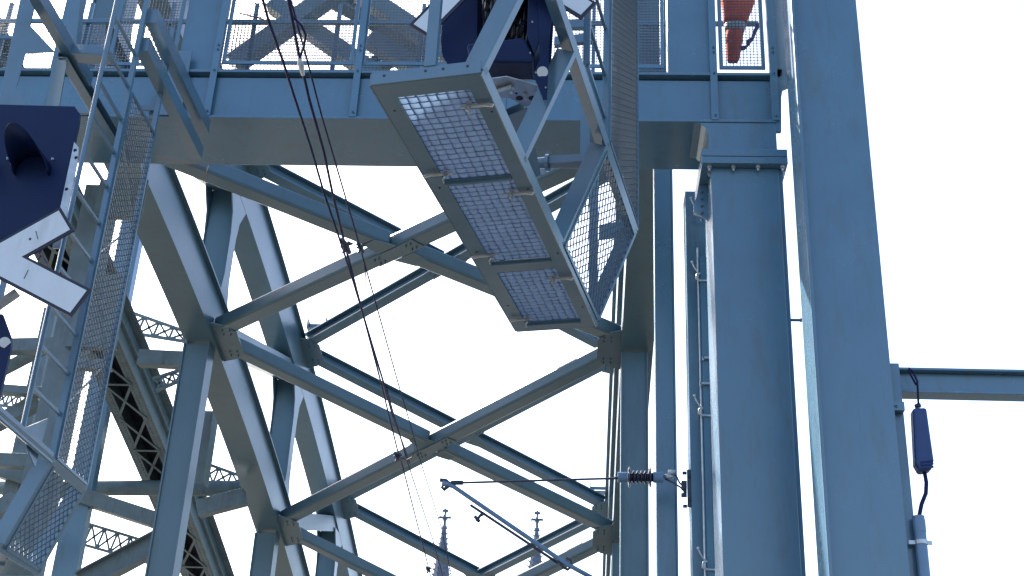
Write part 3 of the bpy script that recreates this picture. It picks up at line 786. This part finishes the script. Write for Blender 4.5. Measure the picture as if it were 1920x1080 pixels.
cross(cc, XX, UP, -YY, (pu.length, pd.length), .305, 'half-visible white cross with black edges in front of the navy screen at left', (pu.x/pu.z, -pd.x/pd.z), ((0, .35, 0, 1), (1, .36, .01, 0), (0, .42, .01, 0), (0, -.3, 0, 1), (1, -.3, 0, 1)))

# right signal, inside the centre cage
QY = 9.2
s2 = thing('signal', aY(960, 180, QY), 'open navy signal housing with crumpled black foil inside the centre cage, at the top edge', 'signal')
P2 = lambda *pts, Y=QY: [aY(*p, Y) for p in pts]
mb = MB(); mb.prism(P2((832, -160), (1050, -160), (1032, 140), (838, 118)), V((0, .03, 0))); mb.build('back_panel', m_navy, s2)
mb = MB(); q = P2((999, -160), (1040, -160), (1016, 112), (1004, 140), (990, 105)); mb.prism([p+V((0, -.30, 0)) for p in q], V((0, .299, 0))); mb.build('side_wall', m_navy, s2, .008)
mb = MB(); q = P2((880, 118), (985, 106), (1004, 142), (1000, 152), (885, 150)); mb.prism([p+V((0, -.28, 0)) for p in q], V((0, .275, 0))); mb.build('bottom_wall', m_navy, s2, .02)
mb = MB(); q = P2((1006, -160), (1058, -160), (1031, 60), (1026, 186), (1018, 186), (1000, 140), (1012, 110), Y=QY-.32); mb.prism(q, V((0, .012, 0))); mb.build('side_flange', m_navy, s2, .002)
mb = MB(); mb.cyl(aY(1017, 135, QY-.325), aY(1017, 135, QY-.34), .047, 20); mb.build('reflector', m_white, s2)
mb = MB()
for p in ((998, 42), (994, 100), (1023, 165), (1005, 137)): mb.bolt(aY(*p, QY-.325), -YY, .008, .008)
mb.build('screen_bolts', m_galv, s2)
# hood plate left of the foil: curved sheet
mb = MB(); k = 0; pts = []
for i in range(13):
    t = i/12; pts.append((893-66*math.sin(t*math.pi/2)**.8, t))
poly = P2((846, -120), (838, -20), (830, 30), (826, 75), (829, 105), (840, 122), (893, 122), (896, -120), Y=QY-.14)
mb.prism(poly, V((0, .02, 0))); mb.build('hood_sheet', m_navy, s2, .004)
mb = MB(); mb.bar(aY(892, 125, QY-.15), aY(896, -100, QY-.15), .012, .012, YY); mb.build('hood_seam', m_navy, s2)
# crumpled foil
mb = MB(); N = 26; rr = random.Random(11); c0f = [aY(*p, QY-.05) for p in ((905, 118), (992, 108), (1002, -140), (905, -140))]
hmap = {}
foc = (.85, .12)
for i in range(N+1):
    for j in range(N+1):
        u, v = i/N, j/N; ang = math.atan2(v-foc[1], u-foc[0]); rad = math.hypot(u-foc[0], v-foc[1])
        h = .09*math.sin(ang*17+2*math.sin(rad*9))*min(1, rad*3)+.03*math.sin(ang*41+rad*15)+rr.uniform(-.012, .012)
        edge = min(u, 1-u, v, 1-v)*8
        p = lerp(lerp(c0f[0], c0f[1], u), lerp(c0f[3], c0f[2], u), v); mb.v.append(p+V((0, -.05-.09*min(1, edge)-h*min(1, edge), 0)))
for i in range(N):
    for j in range(N):
        a = i*(N+1)+j; mb.f.append((a, a+1, a+N+2, a+N+1))
mb.build('foil_bag', m_foil, s2)
zg = aY(1000, 178, QY).z
mb = MB(); q = [aZ(*p, zg) for p in ((905, 150), (950, 144), (1007, 160), (1025, 195), (985, 200), (955, 184), (905, 186))]; mb.prism(q, UP*.012); mb.build('foot_plate', m_galv, s2, .003)
mb = MB()
for p in ((974, 184), (998, 184), (968, 175), (1008, 170)): mb.cyl(aZ(*p, zg-.001), aZ(*p, zg-.001)-UP*.003, .033 if p[0] in (974, 998) else .012, 16)
mb.build('plate_holes', m_black, s2)
mb = MB(); q = [aZ(*p, zg-.06) for p in ((925, 176), (958, 166), (962, 174), (925, 186))]; mb.prism(q, UP*.04); mb.bolt(aZ(959, 165, zg-.02), -UP, .025, .03); mb.bolt(aZ(985, 176, zg-.01), -UP, .02, .03); mb.build('clamp', m_galv, s2)
mb = MB(); p = aZ(965, 205, zg-.02); q = aY(992, 330, QY+1.0); mb.channel(p, q, .2, .1, .012, YY); mb.build('support_channel', m_cage, s2)
cc2 = aY(928, -88, QY-.45)
pa = aY(785, 58, QY-.45)-cc2; pb = aY(1080, 5, QY-.45)-cc2
cross(cc2, XX, UP, -YY, (pa.length, pa.length), .215, 'white cross with black edges, its lower tips showing at the top edge of the picture', (pa.x/pa.z, -pb.x/pb.z))

# ================================================================== OVERHEAD WIRES
def wire(pts, Z, r, label, name='overhead_wire', m=m_cable, clamps=()):
    P = [aZ(px, py, Z+dz) for px, py, dz in [(p+(0,))[:3] for p in pts]]
    root = thing(name, P[-1], label, 'wire', 'overhead wires above the track')
    mb = MB(); mb.tube(P, r, 7); mb.build('strand', m, root, smooth=True)
    for (px, py, k) in clamps:
        p = aZ(px, py, Z); mb = MB(); mb.tube([p+V((-.02, -.1, .02)), p+V((0, 0, 0)), p+V((.02, .1, -.01))], [.02, .035, .02], 8)
        mb.tube([p+V((.03, 0, .05)), p+V((-.02, .02, -.06))], .015, 6); mb.tube([p+V((-.05, .03, .01)), p+V((.06, -.02, .02))], .012, 6); mb.build('clamp', m_copper, root)
    return root
wire([(478, -40), (493, 0), (505, 43), (530, 113), (558, 200), (583, 277), (607, 360), (643, 467), (660, 520), (680, 587), (713, 712), (745, 843), (753, 867), (805, 1070), (812, 1100)], 7.0, .010, 'leftmost overhead wire, starting at the twigs on the mesh panel', clamps=((648, 462, 0), (745, 856, 0), (803, 1068, 0)))
wire([(535, -40), (541, 0), (560, 100), (580, 187), (607, 283), (623, 360), (647, 460), (680, 587), (718, 713), (735, 775), (768, 868)], 8.2, .014, 'thickest dark overhead cable with a turnbuckle at its top', clamps=())
wire([(540, -40), (545, 0), (577, 117), (603, 217), (645, 360), (675, 463), (707, 577), (747, 720), (767, 787), (787, 860), (827, 987), (845, 1073), (852, 1110)], 8.8, .010, 'rightmost thin overhead wire, with a short hanging tail below its clamp', clamps=((676, 464, 0),))
wire([(723, 720), (727, 737), (763, 863), (810, 1007), (828, 1072), (836, 1100)], 7.9, .010, 'thin overhead wire starting behind the cathedral-side clamp, second from right at the bottom')
b = MB(); b.tube([aZ(*p, 8.3) for p in ((541, 0), (548, 30), (565, 48), (573, 65), (570, 85), (563, 105), (562, 118))], .011, 7)
o = b.build('cable_loop', m_cable, smooth=True); tag(o, 'short looping pigtail cable beside the turnbuckle at the top', 'cable')
b = MB(); b.tube([aZ(*p, 8.15) for p in ((562, 112), (564, 122), (568, 140))], [.02, .028, .018], 8); o = b.build('turnbuckle', m_galv, smooth=True); tag(o, 'bright metal turnbuckle on the thick overhead cable', 'turnbuckle')
b = MB(); b.tube([aZ(*p, 8.8) for p in ((683, 492), (686, 520), (686, 543))], .008, 6); b.tube([aZ(*p, 8.0) for p in ((648, 460), (658, 456), (668, 458), (676, 464))], .006, 6)
o = b.build('jumper_wire', m_cable); tag(o, 'small jumper wire with loose end linking the two clamped overhead wires', 'wire')
b = MB(); b.tube([aZ(*p, 7.6) for p in ((752, 858), (762, 862), (773, 857), (778, 845), (777, 835))], .006, 6); o = b.build('jumper_wire', m_cable); tag(o, 'thin curled jumper wire at the lower clamp over the bracing beam', 'wire')

# ================================================================== CANTILEVER with insulator
KY = RY+.12
ca = thing('wire_cantilever', aY(1285, 925, KY), 'overhead wire arm with ribbed insulator reaching left from the rear post', 'cantilever')
T = lambda pts, r, name, m=m_pipe, n=10, Y=KY: (lambda b: b.build(name, m, ca, smooth=True))(MB().tube([aY(x, y, Y) for x, y in pts], r, n))
T([(1166, 894), (1150, 897), (870, 905), (845, 905)], [.035, .016, .016, .02], 'top_tube', m_copper)
T([(830, 905), (850, 912), (1060, 1056), (1115, 1086)], [.045, .032, .032, .032], 'diagonal_tube', m_pipe)
T([(825, 900), (836, 901), (846, 908), (832, 918), (829, 912)], .03, 'end_fitting', m_copper, 8)
T([(846, 905), (868, 905)], .035, 'socket', m_copper, 8)
T([(882, 947), (905, 962), (985, 1015), (1045, 1055)], .02, 'steady_arm', m_copper, 8)
T([(908, 962), (900, 967), (893, 977)], [.03, .022, .02], 'arm_drop', m_copper, 8); T([(890, 968), (899, 978)], .025, 'wire_clip', m_copper, 8)
T([(1045, 1052), (1055, 1062), (1064, 1068), (1072, 1062), (1070, 1050), (1062, 1046)], .022, 'eye_fitting', m_copper, 8)
# ribbed insulator, lathed
pts = []; rad = []
ax0, ax1 = aY(1160, 895, KY), aY(1245, 895, KY)
prof = [(0, .055), (.10, .055), (.12, .05), (.13, .06), (.19, .06), (.20, .05), (.215, .105), (.235, .125), (.255, .10), (.27, .05)]
for k in range(4):
    s0 = .30+k*.085; prof += [(s0, .048), (s0+.02, .075), (s0+.04, .08), (s0+.055, .048)]
prof += [(.655, .05), (.67, .10), (.69, .125), (.71, .105), (.725, .05), (.76, .05)]
b = MB(); b.tube([lerp(ax0, ax1, t) for t, r in prof[5:]], [r*1.25 for t, r in prof[5:]], 20); b.build('insulator', m_insul, ca, smooth=True)
b = MB(); b.cyl(lerp(ax0, ax1, -.02), lerp(ax0, ax1, .19), .074, 16); b.cyl(lerp(ax0, ax1, .761), lerp(ax0, ax1, .98), .078, 16); b.build('insulator_cap', m_pipe, ca)
T([(1244, 893), (1256, 893), (1262, 897)], [.03, .04, .02], 'clevis', m_galv, 8)
T([(1247, 898), (1262, 905), (1275, 913), (1283, 921)], .013, 'link', m_copper, 8); T([(1258, 887), (1268, 892), (1274, 905), (1284, 915)], .013, 'link', m_copper, 8)
T([(1253, 886), (1266, 886)], .04, 'pin', m_galv, 8)
b = MB(); q = aY(1289, 920, KY); b.box((q.x-.012, KY-.1, q.z-.27), (q.x+.045, KY-.122, q.z+.27)); b.box((q.x-.085, KY-.08, q.z+.0), (q.x-.013, KY+.0, q.z+.12)); b.box((q.x-.09, KY-.05, q.z-.1), (q.x-.013, KY+.0, q.z-.05)); b.box((q.x-.06, KY-.06, q.z-.05), (q.x-.013, KY, q.z+.0))
for dz in (-.24, .24): b.tube([V((q.x-.07, KY-.05, q.z+dz)), V((q.x-.013, KY-.05, q.z+dz))], .025, 8); b.bolt(V((q.x+.02, KY-.122, q.z+dz*.7)), -YY, .02)
b.build('wall_plate', m_copper, ca)

# ================================================================== NEIGHBOURING RIVETED BRIDGE
rb = thing('riveted_bridge', (-12, 30, 0), 'older riveted arch bridge with laced box ribs, lower left behind the cage', 'bridge')
XRv = -11.2
rp = [aX(*p, XRv) for p in ((232, 660), (262, 728), (290, 800), (330, 888), (362, 975), (401, 1078))]
zr = fit(rp, None); y0r, y1r = rp[0].y-10, rp[-1].y+8
ysr = [y0r+(y1r-y0r)*k/60 for k in range(61)]
Wr = 1.02; Hr = .75
base = [V((XRv, y, zr(y))) for y in ysr]
def nrm_at(i):
    d = (base[min(i+1, 60)]-base[max(i-1, 0)]).normalized(); n = d.cross(XX); return n if n.z > 0 else -n
def rstrip(name, x0, wd, h0, ht, m=m_rivet):
    b = MB(); pp = [p+V((x0, 0, 0))+nrm_at(i)*h0 for i, p in enumerate(base)]
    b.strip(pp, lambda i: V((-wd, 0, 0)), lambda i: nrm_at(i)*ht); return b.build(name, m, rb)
rstrip('side_plate', 0, .03, .02, Hr); rstrip('side_plate', -Wr+.03, .03, .02, Hr)
rstrip('edge_angle', 0, .25, 0, .018); rstrip('edge_angle', -Wr+.25, .25, 0, .018)
rstrip('top_plate', .22, Wr+.44, Hr+.022, .03); rstrip('flank_angle', .10, .098, .35, .02)
rstrip('inner_shade', -.06, Wr-.12, Hr-.05, .02, m_black)  # black sheet paints the shade inside the laced rib
b = MB(); n = len(base); st = 2; rows = 0
for i in range(0, n-4, 3):
    p, q = base[i], base[i+3]
    a0, a1 = p+V((-.15, 0, 0)), p+V((-Wr+.15, 0, 0)); b0, b1 = q+V((-.15, 0, 0)), q+V((-Wr+.15, 0, 0))
    dn = nrm_at(i)*-.013
    b.bar(a0+dn, b1+dn, .07, .012, nrm_at(i)); b.bar(a1+dn*2, b0+dn*2, .07, .012, nrm_at(i))
    if (i//3) % 2 == 0: b.bar(a0+dn*3, a1+dn*3, .07, .012, nrm_at(i))
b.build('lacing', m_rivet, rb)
b = MB()
for i in range(0, n-1):
    for f in (0, .25, .5, .75):
        p = lerp(base[i], base[i+1], f)
        for x in (-.05, -.17, -Wr+.05, -Wr+.17): b.tube([p+V((x, 0, 0)), p+V((x, 0, 0))-nrm_at(i)*.015], .018, 5)
o = b.build('rivets', m_rivet, rb); o['kind'] = 'stuff'
def lattice(A, B, Y0, Y1, h0, h1, name='lattice_strut', n=7, t=.07):
    p, q = aY(*A, Y0), aY(*B, Y1); d = q-p; up = d.normalized().cross(YY).normalized(); up = up if up.z > 0 else -up
    b = MB(); b.bar(p+up*h0/2, q+up*h1/2, t*1.2, t, up); b.bar(p-up*h0/2, q-up*h1/2, t*1.2, t, up)
    for i in range(n):
        a, c = p+d*(i/n), p+d*((i+1)/n); ha = h0+(h1-h0)*i/n; hc = h0+(h1-h0)*(i+1)/n
        b.bar(a-up*ha/2, c+up*hc/2, .05, .035, YY); b.bar(a+up*ha/2, c-up*hc/2, .05, .035, YY)
        b.bar(c-up*hc/2, c+up*hc/2, .05, .04, YY)
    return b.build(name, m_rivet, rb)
def beam(A, B, Y0, Y1, wd, ht, name='cross_beam', kind='box', m=m_rivet, ext=0):
    p, q = aY(*A, Y0), aY(*B, Y1); d = (q-p).normalized(); p = p-d*ext
    b = MB()
    if kind == 'box': b.bar(p, q, wd, ht)
    elif kind == 'tube': b.tube([p, q], ht/2, 14)
    else: b.hbeam(p, q, wd, ht, .03)
    return b.build(name, m, rb, .01 if kind == 'box' else 0, smooth=kind == 'tube')
lattice((236, 603), (350, 632), 29, 29, .55, .25, n=4); lattice((290, 722), (362, 694), 29, 29, .35, .22, n=4)
beam((262, 672), (366, 677), 27, 27, .3, .36)
lattice((20, 1000-40), (312, 1046), 34, 34, .62, .52, n=12); lattice((-20, 742), (82, 762), 34, 34, .42, .42, n=6)
lattice((380, 885), (455, 905), 33, 33, .5, .3, n=3)
beam((-80, 913), (450, 916), 33, 33, .3, .42, kind='tube')
beam((-60, 862), (60, 866), 30, 30, .3, .34); beam((-40, 868), (290, 975), 31, 31, .35, .38)
beam((150, 1094), (300, 1014), 29, 29, .35, .5, kind='h'); beam((372, 955), (460, 932), 31, 31, .3, .42)
beam((-60, 652), (120, 648), 28, 28, .3, .34); beam((-60, 726), (112, 739), 28, 28, .3, .2); beam((-30, 712), (86, 652), 28.4, 28.4, .22, .24)
beam((-40, 812), (75, 752), 28.4, 28.4, .3, .34); beam((-60, 980), (30, 940), 29, 29, .3, .4)
b = MB(); x0, x1 = aY(362, 830, 30.5).x, aY(392, 830, 30.5).x
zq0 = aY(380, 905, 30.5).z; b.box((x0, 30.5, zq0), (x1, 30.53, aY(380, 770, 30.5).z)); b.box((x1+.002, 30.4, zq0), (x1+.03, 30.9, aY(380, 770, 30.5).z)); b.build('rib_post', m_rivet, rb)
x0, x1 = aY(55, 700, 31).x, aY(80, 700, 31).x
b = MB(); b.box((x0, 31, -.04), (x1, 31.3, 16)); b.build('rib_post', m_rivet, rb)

# ================================================================== CATHEDRAL
KD = 520.0
cat_ = thing('cathedral', aY(922, 960, KD)*1.0 - V((0, 0, aY(922, 960, KD).z+2)), 'distant gothic cathedral whose two spire tips rise at the bottom edge of the picture', 'cathedral')
def ngon(c, r, n, z, rot=0): return [V((c.x+r*math.cos(rot+2*math.pi*i/n), c.y+r*math.sin(rot+2*math.pi*i/n), z)) for i in range(n)]
def frustum(b, c, r0, z0, r1, z1, n=8, rot=math.pi/8):
    k = len(b.v); b.v += ngon(c, r0, n, z0, rot)+ngon(c, r1, n, z1, rot)
    for i in range(n): b.f.append((k+i, k+(i+1) % n, k+n+(i+1) % n, k+n+i))
    b.f.append(tuple(range(k+n-1, k-1, -1))); b.f.append(tuple(range(k+n, k+2*n)))
def spire(px, py):
    top = aY(px, py, KD); H = top.z; m = KD*1.045/F/math.cos(R(10))*1.0
    u = (top-aY(px, py+100, KD)).z/100          # metres per photo pixel, vertical
    c = V((top.x, KD, 0)); z = lambda dy: H-dy*u
    b = MB()
    frustum(b, c, 11, -2, 11, 62, 4, math.pi/4); frustum(b, c, 10.5, 62, 10, 88, 8)
    frustum(b, c, 8.5, 88, 3.3*u, z(42)+0, 8)
    b.build('tower', m_stone, cat_)
    # crockets along the ribs
    b = MB(); zt_ = z(44); 
    for i in range(8):
        a = math.pi/8+2*math.pi*i/8; d = V((math.cos(a), math.sin(a), 0))
        for k in range(26):
            t = k/26; zz = zt_+(88-zt_)*t; rr_ = 3.3*u+(8.5-3.3*u)*t
            p = c+d*rr_+UP*zz; s = .32+.55*t
            b.bar(p-UP*.1, p+d*s*1.9+UP*s*.9, s*.8, s*.7)
    b.build('crockets', m_stone, cat_)
    b = MB()
    prof = [(0, .2), (3, .9), (5, .4), (7, 1.2), (8, 2.9), (12, 3.0), (13, 1.6), (21, 1.7), (22, 2.2), (23, 3.6), (26, 4.2), (30, 2.4), (38, 2.6), (39, 4.6), (42, 4.4), (44, 3.2), (46, 3.3)]
    b.tube([c+UP*z(d) for d, r in prof], [r*u*1.05 for d, r in prof], 8)
    for (d0, hh, L_) in ((9, 3, 5), (21.5, 3, 11)):
        for i in range(4):
            a = i*math.pi/2; d = V((math.cos(a), math.sin(a), 0)); b.bar(c+UP*z(d0+hh/2), c+d*L_*u+UP*z(d0+hh/2-.6), 4.2*u, hh*1.2*u)
            b.bar(c+d*(L_-1.4)*u+UP*z(d0+hh/2), c+d*(L_)*u+UP*z(d0+hh/2-.6), 4.0*u, (hh+2.4)*u)
    b.build('finial', m_stone, cat_)
spire(836, 948); spire(1008, 952)
xa, xb = aY(836, 948, KD).x, aY(1008, 952, KD).x
b = MB(); b.box((xa+8, KD-4, -2), (xb-8, KD+60, 45)); b.prism([V((xa+8, KD-4, 45.01)), V((xb-8, KD-4, 45.01)), V(((xa+xb)/2, KD-4, 62))], V((0, 64, 0))); b.build('nave', m_stone, cat_)

# ================================================================== ORANGE BUNDLE, STRAP, CORDS, TWIGS
OY = PY+.55
def cloth(prof, Y, name, m, parent, seed, fold=.05, n=26):
    b = MB(); rr = random.Random(seed); ph = [rr.uniform(0, 6) for _ in range(5)]
    for (xl, xr, y) in prof:
        a, c = aY(xl, y, Y), aY(xr, y, Y); mid = (a+c)/2; rx = (c-a).length/2
        for j in range(n):
            t = 2*math.pi*j/n
            r_ = 1+fold*math.sin(5*t+ph[0]+y*.02)+fold*.7*math.sin(9*t+ph[1]+y*.05)+fold*.4*math.sin(3*t+y*.13+ph[2])
            b.v.append(mid+V((math.cos(t)*rx*r_, math.sin(t)*rx*.6*r_, 0)))
    for i in range(len(prof)-1):
        for j in range(n):
            a = i*n+j; c = i*n+(j+1) % n; b.f.append((a, c, c+n, a+n))
    b.f.append(tuple(range(n-1, -1, -1))); e = (len(prof)-1)*n; b.f.append(tuple(range(e, e+n)))
    return b.build(name, m, parent, smooth=True)
ob = thing('cloth_bundle', aY(1375, 115, OY), 'orange cone-shaped cloth cover with grey band behind the small mesh panel', 'cloth bundle')
cloth([(1349, 1418, -16), (1351, 1416, 0), (1353, 1412, 13), (1355, 1408, 24), (1356, 1403, 36), (1358, 1399, 46)], OY, 'upper_cloth', m_orange, ob, 2, .018)
cloth([(1357.5, 1399.5, 45.5), (1359, 1397, 52), (1360, 1395.5, 58.5)], OY, 'grey_band', m_band, ob, 2, .018)
cloth([(1360.5, 1395, 58), (1361, 1393, 70), (1361.5, 1391, 85), (1362, 1388.5, 100), (1363, 1386, 112), (1364, 1384, 116)], OY, 'lower_cloth', m_orange, ob, 2, .018)
b = MB(); b.tube([aY(x, y, OY) for x, y in ((1388, 92), (1395, 90), (1401, 86), (1404, 78), (1411, 72), (1414, 62), (1420, 50), (1422, 44))], [.03, .035, .02, .04, .03, .03, .035, .02], 6)
o = b.build('strap', m_strap); tag(o, 'dark purple strap trailing from the orange bundle up to the rail', 'strap')
def cord(pts, label, m=m_cord, r=.0035, name='cord', cat='cord'):
    b = MB(); b.tube(pts, r, 5); o = b.build(name, m); tag(o, label, cat); return o
cord([aY(290, 292, PY+.4), aY(330, 303, PY+.8), aY(383, 311, PY+1.2), aY(392, 309, PY+1.25), aY(386, 325, PY+1.25), aY(381, 342, PY+1.25)], 'thin orange cord under the portal girder beside the left cage')
cord([aY(1052, 243, PY+.3), aY(1066, 247, PY+.5), aY(1085, 249, PY+.8)], 'short orange cord seen through the centre cage struts')
rr = random.Random(3); b = MB()
for k in range(9):
    x, y = 445+rr.uniform(-5, 40), rr.uniform(-10, 30); p = [aY(x, y, PY-.05)]
    for s in range(4): x += rr.uniform(-10, 14); y += rr.uniform(-9, 10); p.append(aY(x, y, PY-.05+rr.uniform(-.05, .05)))
    b.tube(p, .004, 4)
b.tube([aY(450, 25, PY-.05), aY(490, 35, PY-.05), aY(508, 44, PY-.05)], .012, 5)
o = b.build('twigs', m_twig); tag(o, 'bare twigs caught on the walkway mesh beside the overhead wires', 'twigs')
